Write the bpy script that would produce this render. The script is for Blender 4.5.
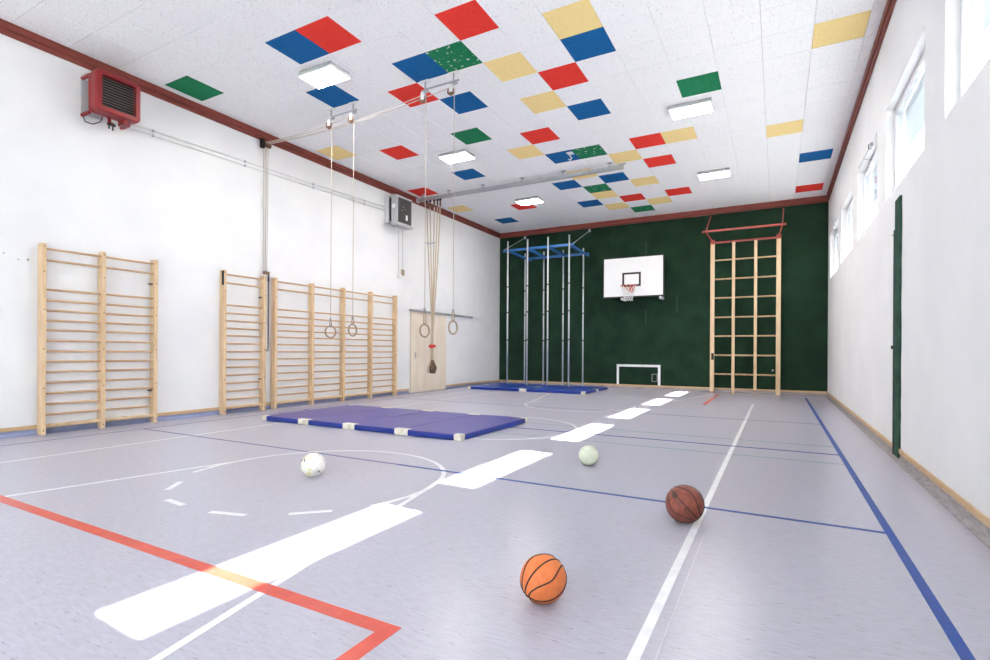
import bpy, bmesh, math, random
from mathutils import Vector, Matrix

random.seed(4)
PI = math.pi
for o in list(bpy.data.objects):
    bpy.data.objects.remove(o)
sc = bpy.context.scene
COL = sc.collection

# ------------------------------------------------------------------ room size (metres)
T = 0.625                       # ceiling panel pitch
W, D, H = 10.376, 16.695, 5.573 # right wall x, far wall y, ceiling z
YB = -5.0                       # wall behind the camera
CAM = Vector((9.148, 0.0, 1.21))
YAW, ROLL, FPX, PCX, PCY = 0.4899, 0.0059, 510.72, 505.14, 350.87

# ------------------------------------------------------------------ camera
cd = bpy.data.cameras.new('camera')
cam = bpy.data.objects.new('camera', cd)
COL.objects.link(cam)
cd.sensor_width = 36.0
cd.lens = FPX / 990.0 * 36.0
cd.shift_x = -(PCX - 495.0) / 990.0
cd.shift_y = (PCY - 330.0) / 990.0
cd.clip_start = 0.05
cam.matrix_world = (Matrix.Translation(CAM) @ Matrix.Rotation(YAW, 4, 'Z')
                    @ Matrix.Rotation(PI / 2, 4, 'X') @ Matrix.Rotation(ROLL, 4, 'Z'))
sc.camera = cam

# ------------------------------------------------------------------ sky, sun, exposure
SKY_STRENGTH = 9.0
SUN_STRENGTH = 34.0
LAMP_STRENGTH = 64.0
EXPOSURE = 0.63
world = bpy.data.worlds.new('world')
sc.world = world
world.use_nodes = True
wn = world.node_tree
wn.nodes.clear()
w_out = wn.nodes.new('ShaderNodeOutputWorld')
w_bg = wn.nodes.new('ShaderNodeBackground')
w_bg.inputs['Color'].default_value = (0.90, 0.95, 1.0, 1)
w_bg.inputs['Strength'].default_value = SKY_STRENGTH
wn.links.new(w_bg.outputs[0], w_out.inputs['Surface'])
sl = bpy.data.lights.new('sun', 'SUN')
sl.energy = SUN_STRENGTH
sl.angle = math.radians(0.5)
sl.color = (1.0, 0.96, 0.90)
sun = bpy.data.objects.new('sun', sl)
COL.objects.link(sun)
sun.location = (W + 12, 5, 12)
SUN_TAN = 0.892
sun.rotation_euler = Vector((-1, 0.05, -SUN_TAN)).to_track_quat('-Z', 'Y').to_euler()
vs = sc.view_settings
vs.view_transform = 'Standard'
vs.look = 'None'
vs.gamma = 1.0
vs.exposure = EXPOSURE
vs.use_curve_mapping = False


# ------------------------------------------------------------------ materials
def lin(c):
    return tuple(((v / 255.0) / 12.92 if v / 255.0 <= 0.04045 else ((v / 255.0 + 0.055) / 1.055) ** 2.4) for v in c)


MATS = {}


def mat(name, rgb, rough=0.6, rgb2=None, scale=(8, 8, 8), detail=3.0, lo=0.35, hi=0.65, bump=0.0, bump_scale=60.0,
        metal=0.0, spec=0.5, coat=0.0, speck=None, bump_dist=0.002):
    """procedural material; colours are sRGB 0-255; noise runs in world space"""
    if name in MATS:
        return MATS[name]
    m = bpy.data.materials.new(name)
    m.use_nodes = True
    nt = m.node_tree
    b = nt.nodes['Principled BSDF']
    b.inputs['Roughness'].default_value = rough
    b.inputs['Metallic'].default_value = metal
    b.inputs['Specular IOR Level'].default_value = spec
    b.inputs['Coat Weight'].default_value = coat
    geo = nt.nodes.new('ShaderNodeNewGeometry')
    a = lin(rgb)
    c2 = lin(rgb2) if rgb2 else tuple(v * 0.9 for v in a)
    mp = nt.nodes.new('ShaderNodeMapping')
    mp.inputs['Scale'].default_value = scale
    nt.links.new(geo.outputs['Position'], mp.inputs['Vector'])
    nz = nt.nodes.new('ShaderNodeTexNoise')
    nz.inputs['Scale'].default_value = 1.0
    nz.inputs['Detail'].default_value = detail
    nt.links.new(mp.outputs[0], nz.inputs['Vector'])
    rp = nt.nodes.new('ShaderNodeValToRGB')
    rp.color_ramp.elements[0].position = lo
    rp.color_ramp.elements[1].position = hi
    rp.color_ramp.elements[0].color = (*c2, 1)
    rp.color_ramp.elements[1].color = (*a, 1)
    nt.links.new(nz.outputs['Fac'], rp.inputs['Fac'])
    col = rp.outputs['Color']
    if speck:                                   # small flecks: (colour, scale vector, threshold, width)
        s_rgb, s_scale, s_lo, s_hi = speck
        mp2 = nt.nodes.new('ShaderNodeMapping')
        mp2.inputs['Scale'].default_value = s_scale
        nt.links.new(geo.outputs['Position'], mp2.inputs['Vector'])
        n2 = nt.nodes.new('ShaderNodeTexNoise')
        n2.inputs['Scale'].default_value = 1.0
        n2.inputs['Detail'].default_value = 4.0
        nt.links.new(mp2.outputs[0], n2.inputs['Vector'])
        mr = nt.nodes.new('ShaderNodeMapRange')
        mr.inputs['From Min'].default_value = s_lo
        mr.inputs['From Max'].default_value = s_hi
        nt.links.new(n2.outputs['Fac'], mr.inputs['Value'])
        mx = nt.nodes.new('ShaderNodeMix')
        mx.data_type = 'RGBA'
        nt.links.new(mr.outputs[0], mx.inputs['Factor'])
        nt.links.new(col, mx.inputs['A'])
        mx.inputs['B'].default_value = (*lin(s_rgb), 1)
        col = mx.outputs['Result']
    nt.links.new(col, b.inputs['Base Color'])
    if bump:
        n3 = nt.nodes.new('ShaderNodeTexNoise')
        n3.inputs['Scale'].default_value = bump_scale
        n3.inputs['Detail'].default_value = 3.0
        nt.links.new(geo.outputs['Position'], n3.inputs['Vector'])
        bp = nt.nodes.new('ShaderNodeBump')
        bp.inputs['Strength'].default_value = bump
        bp.inputs['Distance'].default_value = bump_dist
        nt.links.new(n3.outputs['Fac'], bp.inputs['Height'])
        nt.links.new(bp.outputs[0], b.inputs['Normal'])
    MATS[name] = m
    return m


def emit_mat(name, rgb, strength):
    m = bpy.data.materials.new(name)
    m.use_nodes = True
    nt = m.node_tree
    nt.nodes.clear()
    o = nt.nodes.new('ShaderNodeOutputMaterial')
    e = nt.nodes.new('ShaderNodeEmission')
    e.inputs['Color'].default_value = (*lin(rgb), 1)
    e.inputs['Strength'].default_value = strength
    nt.links.new(e.outputs[0], o.inputs['Surface'])
    MATS[name] = m
    return m


def glass_mat():
    m = bpy.data.materials.new('window_glass')
    m.use_nodes = True
    nt = m.node_tree
    nt.nodes.clear()
    o = nt.nodes.new('ShaderNodeOutputMaterial')
    t = nt.nodes.new('ShaderNodeBsdfTransparent')
    t.inputs['Color'].default_value = (0.96, 0.98, 0.98, 1)
    g = nt.nodes.new('ShaderNodeBsdfGlossy')
    g.inputs['Roughness'].default_value = 0.02
    fr = nt.nodes.new('ShaderNodeLayerWeight')    # facing is the same from both sides of the sheet
    pw = nt.nodes.new('ShaderNodeMath')
    pw.operation = 'POWER'
    pw.inputs[1].default_value = 5.0
    nt.links.new(fr.outputs['Facing'], pw.inputs[0])
    ml = nt.nodes.new('ShaderNodeMath')
    ml.operation = 'MULTIPLY_ADD'
    ml.inputs[1].default_value = 0.5
    ml.inputs[2].default_value = 0.04
    nt.links.new(pw.outputs[0], ml.inputs[0])
    mx = nt.nodes.new('ShaderNodeMixShader')
    nt.links.new(ml.outputs[0], mx.inputs['Fac'])
    nt.links.new(t.outputs[0], mx.inputs[1])
    nt.links.new(g.outputs[0], mx.inputs[2])
    nt.links.new(mx.outputs[0], o.inputs['Surface'])
    return m


def blind_mat():
    m = bpy.data.materials.new('blind_fabric')
    m.use_nodes = True
    nt = m.node_tree
    nt.nodes.clear()
    o = nt.nodes.new('ShaderNodeOutputMaterial')
    d = nt.nodes.new('ShaderNodeBsdfDiffuse')
    d.inputs['Color'].default_value = (*lin((200, 208, 216)), 1)
    t = nt.nodes.new('ShaderNodeBsdfTranslucent')
    t.inputs['Color'].default_value = (*lin((218, 223, 228)), 1)
    mx = nt.nodes.new('ShaderNodeMixShader')
    mx.inputs['Fac'].default_value = 0.2
    nt.links.new(d.outputs[0], mx.inputs[1])
    nt.links.new(t.outputs[0], mx.inputs[2])
    nt.links.new(mx.outputs[0], o.inputs['Surface'])
    return m


M_FLOOR = mat('floor_linoleum', (185, 183, 196), 0.29, (174, 172, 185), (11, 60, 1), 6, .35, .65, spec=0.45,
              speck=((124, 122, 138), (16, 100, 1), .62, .74))
M_WALL = mat('white_plaster', (236, 236, 236), 0.85, (230, 230, 231), (1.2, 1.2, 1.2), 4, bump=0.25, bump_scale=140)
M_FELT = mat('green_felt', (34, 58, 42), 0.95, (26, 47, 34), (2.2, 2.2, 2.2), 6, bump=0.4, bump_scale=220, spec=0.2)
M_TRIM = mat('redbrown_wood', (138, 62, 50), 0.5, (118, 50, 42), (1.5, 1.5, 30), 3)
M_BASEWOOD = mat('base_strip_wood', (212, 180, 140), 0.5, (198, 162, 120), (3, 3, 40), 3)
M_COVE_B = mat('cove_shade_cord_blue', (142, 150, 182), 0.4, (130, 138, 172), (6, 6, 20), 3)  # blue puts the left cove's dimness and reflections into its colour
M_COVE_G = mat('cove_grey', (168, 162, 166), 0.4, (138, 130, 130), (3, 9, 40), 5)
M_CEILBACK = mat('ceiling_substrate', (120, 120, 120), 0.9)
PANEL = {
    'w': mat('panel_white', (248, 248, 249), 0.95, (240, 241, 243), (40, 40, 40), 5, .3, .6, bump=0.5, bump_scale=160,
             speck=((150, 150, 156), (55, 55, 55), .62, .76), spec=0.2),
    'r': mat('panel_red', (236, 66, 54), 0.9, (222, 54, 46), (60, 60, 60), 5, bump=0.5, bump_scale=160, spec=0.2),
    'b': mat('panel_blue', (22, 102, 164), 0.9, (16, 86, 144), (60, 60, 60), 5, bump=0.5, bump_scale=160, spec=0.2),
    'g': mat('panel_green', (34, 132, 88), 0.9, (24, 112, 74), (60, 60, 60), 5, bump=0.5, bump_scale=160, spec=0.2),
    'y': mat('panel_yellow', (248, 224, 160), 0.9, (238, 212, 144), (60, 60, 60), 5, bump=0.5, bump_scale=160, spec=0.2),
    'v': mat('panel_green_flaked', (34, 132, 88), 0.9, (24, 112, 74), (60, 60, 60), 5, bump=0.5, bump_scale=160,
             speck=((222, 228, 222), (16, 16, 16), .62, .70), spec=0.2),
}
M_WOOD = mat('beech_wood', (224, 196, 158), 0.45, (210, 178, 138), (14, 14, 3), 4)
M_WOOD_R = mat('rung_wood', (206, 172, 134), 0.4, (188, 150, 112), (14, 3, 14), 4)
M_PLY = mat('door_plywood', (232, 220, 204), 0.55, (222, 208, 190), (6, 6, 1.2), 4)
M_BLACK = mat('black_metal', (28, 26, 26), 0.5)
M_DARKHOLE = mat('dark_bolt', (60, 52, 48), 0.5)
M_STEEL = mat('galvanised_steel', (186, 188, 192), 0.35, (170, 172, 176), (30, 30, 30), 3, metal=0.6)
M_POLE = mat('pole_steel', (214, 216, 218), 0.35, (196, 198, 202), (30, 30, 8), 3, metal=0.25)
M_GREYPAINT = mat('grey_paint', (190, 190, 194), 0.5)
M_REDHEAT = mat('heater_red', (144, 26, 32), 0.4, (130, 22, 27), (8, 8, 8), 3)
M_REDFRAME = mat('frame_red', (176, 74, 66), 0.45, (158, 60, 54), (12, 12, 12), 3)
M_SLAT = mat('slat_dark', (120, 112, 108), 0.5, metal=0.3)
M_GRILLE = mat('grille_dark', (64, 62, 64), 0.6)
M_BLUEFRAME = mat('frame_blue', (40, 104, 172), 0.4, (30, 88, 152), (12, 12, 12), 3)
M_ROPE = mat('rope_hemp', (206, 190, 168), 0.9, (180, 160, 136), (90, 90, 140), 3)
M_ROPEW = mat('rope_pale', (208, 198, 186), 0.9, (200, 190, 178), (90, 90, 140), 3)
M_LEATHER = mat('leather_brown', (110, 84, 64), 0.6)
M_REDSTRAP = mat('strap_red', (206, 44, 34), 0.6)
M_WHEEL = mat('pulley_wheel', (128, 92, 70), 0.5)
M_RINGWOOD = mat('ring_wood', (178, 160, 140), 0.45, (150, 132, 112), (30, 30, 30), 3)
M_WHITEP = mat('white_plastic', (238, 238, 238), 0.4)
M_FRAMEW = mat('window_frame_white', (240, 241, 243), 0.35)
M_BOARD = mat('board_white', (242, 242, 242), 0.4, (240, 240, 240))
M_RIM = mat('rim_orange', (214, 84, 58), 0.45)
M_NET = mat('net_white', (236, 236, 236), 0.8)
M_TAPE_W = mat('marking_white', (240, 240, 241), 0.35, (228, 228, 232), (10, 10, 1), 3)
M_TAPE_B = mat('marking_blue', (12, 70, 156), 0.45, (10, 62, 142), (10, 10, 1), 3)
M_TAPE_BP = mat('marking_dark_blue', (66, 78, 140), 0.4, (80, 90, 148), (10, 10, 1), 3)
M_TAPE_R = mat('marking_red', (216, 82, 64), 0.3, (204, 72, 56), (10, 10, 1), 3)
M_TAPE_G = mat('marking_green', (112, 160, 148), 0.4, (122, 164, 154), (10, 10, 1), 3)
M_MATTOP = mat('mat_violet_reflection', (78, 72, 150), 0.34, (72, 66, 142), (4, 4, 4), 3, bump=0.15, bump_scale=20)  # violet paints the grazing reflection of wall and bars into the top
M_MATBLUE = mat('mat_blue_vinyl', (20, 50, 144), 0.4, (16, 44, 132), (4, 4, 4), 3, bump=0.15, bump_scale=20)
M_MATTOP2 = mat('mat_blue_top_vinyl', (40, 74, 176), 0.3, (34, 66, 164), (4, 4, 4), 3)
M_PROTECT = mat('protector_cream', (238, 234, 220), 0.6, (222, 214, 192), (20, 20, 20), 3)
M_BALLOR = mat('ball_orange', (230, 128, 70), 0.55, (222, 116, 58), (30, 30, 30), 3, bump=0.4, bump_scale=420)
M_BALLBR = mat('ball_brown', (142, 72, 54), 0.5, (116, 58, 46), (22, 22, 22), 4, bump=0.4, bump_scale=420,
               speck=((70, 40, 36), (12, 12, 12), .66, .7))
M_SEAM = mat('ball_seam', (46, 28, 22), 0.6)
M_BALLWH = mat('ball_white_yellow', (244, 242, 232), 0.45, (240, 226, 150), (13, 13, 13), 2, .34, .44)
M_BALLGR = mat('ball_pale_green', (222, 226, 204), 0.6, (206, 212, 186), (14, 14, 14), 3)
M_BALLSEAMG = mat('ball_seam_grey', (196, 192, 180), 0.6)
M_BOUNCE_GROUND = mat('pale_bounce_ground', (206, 203, 196), 0.9, (192, 189, 182), (1, 1, 1), 4)  # unseen ground, pale tone set to bounce light up onto the ceiling
M_OUTWALL = mat('facade_render', (226, 222, 214), 0.9)
M_GLASS = glass_mat()
M_BLIND = blind_mat()
M_LAMP = emit_mat('lamp_diffuser', (255, 250, 244), LAMP_STRENGTH)

# ------------------------------------------------------------------ mesh helpers
WL = {}                                          # world position of every object's origin


def world_of(o):
    return WL.get(o.name, Vector((0, 0, 0))) if o else Vector((0, 0, 0))


def tag(o, label=None, cat=None, group=None, kind=None):
    if label:
        o['label'] = label
    if cat:
        o['category'] = cat
    if group:
        o['group'] = group
    if kind:
        o['kind'] = kind
    return o


def empty(name, loc, label, cat, group=None, kind=None):
    o = bpy.data.objects.new(name, None)
    o.empty_display_size = 0.1
    COL.objects.link(o)
    o.location = loc
    WL[o.name] = Vector(loc)
    return tag(o, label, cat, group, kind)


def place(name, me, parent=None, at=None):
    """link a mesh made around its own origin at the world point `at`"""
    o = bpy.data.objects.new(name, me)
    COL.objects.link(o)
    at = Vector(at) if at is not None else world_of(parent)
    if parent:
        o.parent = parent
    o.location = at - world_of(parent)
    WL[o.name] = at
    return o


class MB:
    def __init__(self):
        self.bm = bmesh.new()

    def box(self, x0, x1, y0, y1, z0, z1, bevel=0.0, seg=1):
        m = Matrix.Translation(((x0 + x1) / 2, (y0 + y1) / 2, (z0 + z1) / 2)) @ Matrix.Diagonal(
            (abs(x1 - x0), abs(y1 - y0), abs(z1 - z0), 1))
        t = bmesh.new()
        bmesh.ops.create_cube(t, size=1.0, matrix=m)
        if bevel:
            bmesh.ops.bevel(t, geom=t.edges[:], offset=bevel, segments=seg, affect='EDGES', profile=0.5)
        self._join(t)
        return self

    def _join(self, t):
        me = bpy.data.meshes.new('tmp')
        t.to_mesh(me)
        t.free()
        self.bm.from_mesh(me)
        bpy.data.meshes.remove(me)

    def quadbar(self, p0, p1, w, h):
        """a straight bar of rectangular section from p0 to p1"""
        p0, p1 = Vector(p0), Vector(p1)
        d = (p1 - p0)
        L = d.length
        q = d.to_track_quat('X', 'Z').to_matrix().to_4x4()
        t = bmesh.new()
        bmesh.ops.create_cube(t, size=1.0, matrix=Matrix.Translation((p0 + p1) / 2) @ q @ Matrix.Diagonal((L, w, h, 1)))
        self._join(t)
        return self

    def tube(self, pts, r, n=8, closed=False, rs=None):
        pts = [Vector(p) for p in pts]
        N = len(pts)
        rings = []
        prev = None
        for i, p in enumerate(pts):
            if closed:
                d = (pts[(i + 1) % N] - pts[i - 1])
            else:
                d = pts[min(i + 1, N - 1)] - pts[max(i - 1, 0)]
            d.normalize()
            if prev is None:
                a = Vector((0, 0, 1)) if abs(d.z) < 0.9 else Vector((1, 0, 0))
                u = d.cross(a).normalized()
            else:
                u = (prev - d * prev.dot(d))
                u = u.normalized() if u.length > 1e-6 else d.orthogonal().normalized()
            prev = u
            v = d.cross(u)
            rr = rs[i] if rs else r
            rings.append([self.bm.verts.new(p + (u * math.cos(2 * PI * k / n) + v * math.sin(2 * PI * k / n)) * rr)
                          for k in range(n)])
        rng = range(N) if closed else range(N - 1)
        for i in rng:
            A, B = rings[i], rings[(i + 1) % N]
            for k in range(n):
                f = self.bm.faces.new((A[k], A[(k + 1) % n], B[(k + 1) % n], B[k]))
                f.smooth = True
        if not closed:
            self.bm.faces.new(rings[0][::-1])
            self.bm.faces.new(rings[-1])
        return self

    def cyl(self, p0, p1, r, n=12):
        return self.tube([p0, p1], r, n)

    def sphere(self, c, r, u=24, v=14, sz=1.0):
        t = bmesh.new()
        bmesh.ops.create_uvsphere(t, u_segments=u, v_segments=v, radius=r,
                                  matrix=Matrix.Translation(c) @ Matrix.Diagonal((1, 1, sz, 1)))
        for f in t.faces:
            f.smooth = True
        self._join(t)
        return self

    def ring(self, c, normal, R, r, n=28, k=8):
        c = Vector(c)
        q = Vector(normal).to_track_quat('Z', 'Y')
        pts = [c + q @ Vector((math.cos(2 * PI * i / n) * R, math.sin(2 * PI * i / n) * R, 0)) for i in range(n)]
        return self.tube(pts, r, k, closed=True)

    def poly(self, pts, z0, z1):
        """a flat polygon (list of x, y) extruded from z0 to z1"""
        b = [self.bm.verts.new((x, y, z0)) for x, y in pts]
        t = [self.bm.verts.new((x, y, z1)) for x, y in pts]
        n = len(pts)
        self.bm.faces.new(t)
        self.bm.faces.new(b[::-1])
        for i in range(n):
            self.bm.faces.new((b[i], b[(i + 1) % n], t[(i + 1) % n], t[i]))
        return self

    def strip(self, left, right, z0, z1):
        """a thin band between two polylines (arcs)"""
        n = len(left)
        V = [[self.bm.verts.new((p[0], p[1], z)) for p in line] for line in (left, right) for z in (z0, z1)]
        l0, l1, r0, r1 = V
        for i in range(n - 1):
            self.bm.faces.new((l1[i], l1[i + 1], r1[i + 1], r1[i]))
            self.bm.faces.new((l0[i], r0[i], r0[i + 1], l0[i + 1]))
            self.bm.faces.new((l0[i], l0[i + 1], l1[i + 1], l1[i]))
            self.bm.faces.new((r0[i], r1[i], r1[i + 1], r0[i + 1]))
        return self

    def mesh(self, name, m, recalc=True):
        if recalc:
            bmesh.ops.recalc_face_normals(self.bm, faces=self.bm.faces[:])
        me = bpy.data.meshes.new(name)
        self.bm.to_mesh(me)
        self.bm.free()
        me.materials.append(m)
        return me

    def build(self, name, m, parent=None, base=None):
        """vertices are world coordinates; the origin goes to the parent's base (or to `base`)"""
        off = Vector(base) if base is not None else world_of(parent)
        bmesh.ops.translate(self.bm, verts=self.bm.verts[:], vec=-off)
        return place(name, self.mesh(name, m), parent, off)


def struct(o, label, cat):
    return tag(o, label, cat, None, 'structure')


# ================================================================== THE ROOM
fl = struct(MB().box(-0.35, W + 0.35, YB - 0.3, D + 0.3, -0.25, 0).build('floor', M_FLOOR),
            'lavender grey streaked linoleum sports floor with court lines', 'floor')
wl = struct(MB().box(-0.35, 0, YB, D, 0, H + 0.02).build('wall_left', M_WALL),
            'long white plastered wall behind the wooden wall bars', 'wall')
wf = struct(MB().box(-0.35, W + 0.35, D, D + 0.3, 0, H + 0.02).build('wall_far', M_FELT),
            'end wall covered in dark green felt', 'wall')

# right wall with a row of high windows
WIN = [(6.19 + 2.65 * k, 8.16 + 2.65 * k) for k in range(-3, 4)]
WIN[1] = (0.88, 3.0)
ZS, ZT = 3.17, 4.35
mb = MB()
WT = 0.38
mb.box(W, W + WT, YB, D, 0, ZS).box(W, W + WT, YB, D, ZT, H + 0.02)
edges = [YB] + [v for w in WIN for v in w] + [D]
for i in range(0, len(edges), 2):
    mb.box(W, W + WT, edges[i], edges[i + 1], ZS, ZT)
wr = struct(mb.build('wall_right', M_WALL), 'white plastered wall with a row of high recessed windows', 'wall')

# back wall: three tall openings added behind the camera for daylight
mb = MB()
BO = [(1.3, 2.9), (4.4, 6.0), (7.5, 9.1)]
mb.box(-0.35, W + 0.35, YB - 0.3, YB, 0, 1.0).box(-0.35, W + 0.35, YB - 0.3, YB, 4.9, H + 0.02)
xe = [-0.35] + [v for w in BO for v in w] + [W + 0.35]
for i in range(0, len(xe), 2):
    mb.box(xe[i], xe[i + 1], YB - 0.3, YB, 1.0, 4.9)
struct(mb.build('wall_back', M_WALL), 'white wall with three tall windows added for daylight, facing the green end wall', 'wall')

# skirting: up-turned flooring with a wooden strip above it
def cove_profile(n=6, r=0.06, h=0.08):
    p = [(0.0, h), (0.006, h), (0.006, r)]
    p += [(0.006 + r - r * math.cos(a), r - r * math.sin(a)) for a in [PI / 2 * i / n for i in range(1, n + 1)]]
    p[-1] = (0.006 + r, 0.001)
    p += [(0.0, 0.001)]
    return p


def skirting(name, axis, pos, sgn, a0, a1, mcove, label):
    e = empty(name, (pos, (a0 + a1) / 2, 0) if axis == 'x' else ((a0 + a1) / 2, pos, 0), label, 'baseboard', None, 'structure')
    mb = MB()
    pr = cove_profile()
    def P(o, z, a):
        return (pos + sgn * o, a, z) if axis == 'x' else (a, pos + sgn * o, z)
    A = [mb.bm.verts.new(P(o, z, a0)) for o, z in pr]
    B = [mb.bm.verts.new(P(o, z, a1)) for o, z in pr]
    n = len(pr)
    for i in range(n):
        mb.bm.faces.new((A[i], A[(i + 1) % n], B[(i + 1) % n], B[i]))
    mb.bm.faces.new(A); mb.bm.faces.new(B[::-1])
    mb.build('cove', mcove, e)
    mb = MB()
    if axis == 'x':
        mb.box(min(pos, pos + sgn * .018), max(pos, pos + sgn * .018), a0, a1, .081, .135, .004)
    else:
        mb.box(a0, a1, min(pos, pos + sgn * .018), max(pos, pos + sgn * .018), .081, .135, .004)
    mb.build('wood_strip', M_BASEWOOD, e)


skirting('baseboard_left', 'x', 0.0, 1, YB, 11.40, M_COVE_B, 'cove with painted blue shade and thin wooden strip under the wall bars')
skirting('baseboard_corner', 'x', 0.0, 1, 13.19, D, M_COVE_B, 'short cove with painted blue shade and wooden strip between sliding door and green wall')
skirting('baseboard_far', 'y', D, -1, 0.0, W, M_COVE_G, 'wooden strip along the foot of the green wall')
skirting('baseboard_right', 'x', W, -1, YB, D, M_COVE_G, 'scuffed grey cove with wooden strip below the windows')

for y, z in ((3.02, 2.42), (3.12, 2.43), (2.87, 2.48)):
    MB().cyl((.0, y, z), (.004, y, z), .012, 8).build('wall_plug', M_GREYPAINT if y != 3.12 else M_DARKHOLE, wl)

# red-brown two-step trim below the ceiling
def trim(name, axis, pos, sgn, a0, a1, label):
    e = empty(name, (pos, (a0 + a1) / 2, H - .179) if axis == 'x' else ((a0 + a1) / 2, pos, H - .179), label, 'trim', None, 'structure')
    for nm, o, z0, z1 in (('upper_board', .055, H - .112, H), ('lower_board', .034, H - .179, H - .114)):
        q = sorted((pos, pos + sgn * o))
        mb = MB()
        if axis == 'x':
            mb.box(q[0], q[1], a0, a1, z0, z1, .004)
        else:
            mb.box(a0, a1, q[0], q[1], z0, z1, .004)
        mb.build(nm, M_TRIM, e)


trim('trim_left', 'x', 0.0, 1, YB, D, 'red brown wooden trim on top of the wall bars wall')
trim('trim_right', 'x', W, -1, YB, D, 'red brown wooden trim above the high windows')
trim('trim_far', 'y', D, -1, 0.0, W, 'red brown wooden trim on top of the green wall')

# ------------------------------------------------------------------ ceiling of square acoustic panels
ce = struct(MB().box(-0.35, W + 0.35, YB - 0.3, D + 0.3, H + .022, H + .3).build('ceiling', M_CEILBACK),
            'white acoustic panel ceiling dotted with coloured squares', 'ceiling')
GX0, GY0 = 8.2909 * T, 8.6651 * T                # grid origin in room coordinates
COLOURS = {'b': [(-4, -1), (-5, 1), (-2, 1), (-2, 3), (-5, 8), (2, 2), (1, 5), (-1, 8), (7, 12), (-7, 15), (-2, 11), (0, 11), (-2, 14)],
           'r': [(-3, -1), (0, 0), (-3, 2), (-6, 5), (1, 3), (-1, 6), (2, 8), (7, 16), (-8, 9), (-5, 13), (0, 14), (2, 14), (2, 10)],
           'g': [(-8, -1), (-3, 5), (4, 5)],
           'v': [(-1, 1), (0, 8), (-1, 12), (0, 16)],
           'y': [(2, 1), (0, 2), (0, 4), (-2, 7), (1, 9), (3, 8), (6, 9), (7, 4), (-8, 4), (-8, 12), (-1, 10), (-1, 13), (1, 12), (-1, 15), (1, 15)]}
CMAP = {ij: c for c, l in COLOURS.items() for ij in l}
_cy, _sy = math.cos(YAW), math.sin(YAW)


def project(p):
    d = Vector(p) - CAM
    w = -d.x * _sy + d.y * _cy
    if w < 0.2:
        return None
    return (PCX + FPX * (d.x * _cy + d.y * _sy) / w, PCY - FPX * d.z / w, w)


cells = []
for i in range(-9, 9):
    for j in range(-17, 19):
        x0, x1 = max(GX0 + i * T, 0.0), min(GX0 + (i + 1) * T, W)
        y0, y1 = max(GY0 + j * T, YB), min(GY0 + (j + 1) * T, D)
        if x1 - x0 < .02 or y1 - y0 < .02:
            continue
        q = [project((x, y, H)) for x, y in ((x0, y0), (x1, y0), (x1, y1), (x0, y1))]
        area = 0.0
        if all(q) and any(-5 < p[0] < 995 and -5 < p[1] < 665 for p in q):
            area = abs(sum(q[k][0] * q[(k + 1) % 4][1] - q[(k + 1) % 4][0] * q[k][1] for k in range(4))) / 2
        if (i, j) in CMAP:
            area += 1e6
        cells.append((area, i, j, x0, x1, y0, y1))
cells.sort(key=lambda c: -c[0])
pm = {}
rest = MB()
for n, (area, i, j, x0, x1, y0, y1) in enumerate(cells):
    c = CMAP.get((i, j), 'w')
    gx, gy = (x1 - x0) / 2 - .0016, (y1 - y0) / 2 - .0016
    if n < 300 and area > 0:
        key = (c, round(gx, 3), round(gy, 3))
        if key not in pm:
            t = MB()
            t.bm.free()
            t.bm = bmesh.new()
            e = .003                              # chamfered lower edge
            lo = [t.bm.verts.new(p) for p in ((-gx + e, -gy + e, 0), (gx - e, -gy + e, 0), (gx - e, gy - e, 0), (-gx + e, gy - e, 0))]
            md = [t.bm.verts.new(p) for p in ((-gx, -gy, e), (gx, -gy, e), (gx, gy, e), (-gx, gy, e))]
            up = [t.bm.verts.new(p) for p in ((-gx, -gy, .021), (gx, -gy, .021), (gx, gy, .021), (-gx, gy, .021))]
            t.bm.faces.new(lo); t.bm.faces.new(up)
            for A, B in ((lo, md), (md, up)):
                for k in range(4):
                    t.bm.faces.new((A[k], A[(k + 1) % 4], B[(k + 1) % 4], B[k]))
            pm[key] = t.mesh('ceiling_panel', PANEL[c])
        place('ceiling_panel', pm[key], ce, ((x0 + x1) / 2, (y0 + y1) / 2, H + random.uniform(0, .0012)))
    else:
        rest.box((x0 + x1) / 2 - gx, (x0 + x1) / 2 + gx, (y0 + y1) / 2 - gy, (y0 + y1) / 2 + gy, H, H + .021)
tag(rest.build('ceiling_panel_field', PANEL['w'], ce), kind='stuff')

# ------------------------------------------------------------------ court markings (thin films on the floor)
LAYER = {'t': (.0004, .0011), 'g': (.0004, .0008), 'd': (.0004, .0010), 'w': (.0004, .0012), 'b': (.0004, .0014), 'r': (.0004, .0016)}
MM = {'t': mat('tape_residue', (206, 205, 212), .4), 'g': M_TAPE_G, 'd': M_TAPE_BP, 'w': M_TAPE_W, 'b': M_TAPE_B, 'r': M_TAPE_R}


def line(name, col, pts, w):
    mb = MB()
    L, R = [], []
    n = len(pts)
    for i, p in enumerate(pts):
        a, b = pts[max(i - 1, 0)], pts[min(i + 1, n - 1)]
        dx, dy = b[0] - a[0], b[1] - a[1]
        l = math.hypot(dx, dy)
        nx, ny = -dy / l * w / 2, dx / l * w / 2
        L.append((p[0] + nx, p[1] + ny)); R.append((p[0] - nx, p[1] - ny))
    line.n += 1                                   # films never share a height, so crossings stay clean
    z0, z1 = LAYER[col]
    mb.strip(L, R, z0, z1 + line.n * .000012)
    return mb.build(name, MM[col], fl)


line.n = 0


def arc(cx, cy, r, a0, a1, n=40):
    return [(cx + r * math.cos(math.radians(a0 + (a1 - a0) * i / n)), cy + r * math.sin(math.radians(a0 + (a1 - a0) * i / n))) for i in range(n + 1)]


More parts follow.
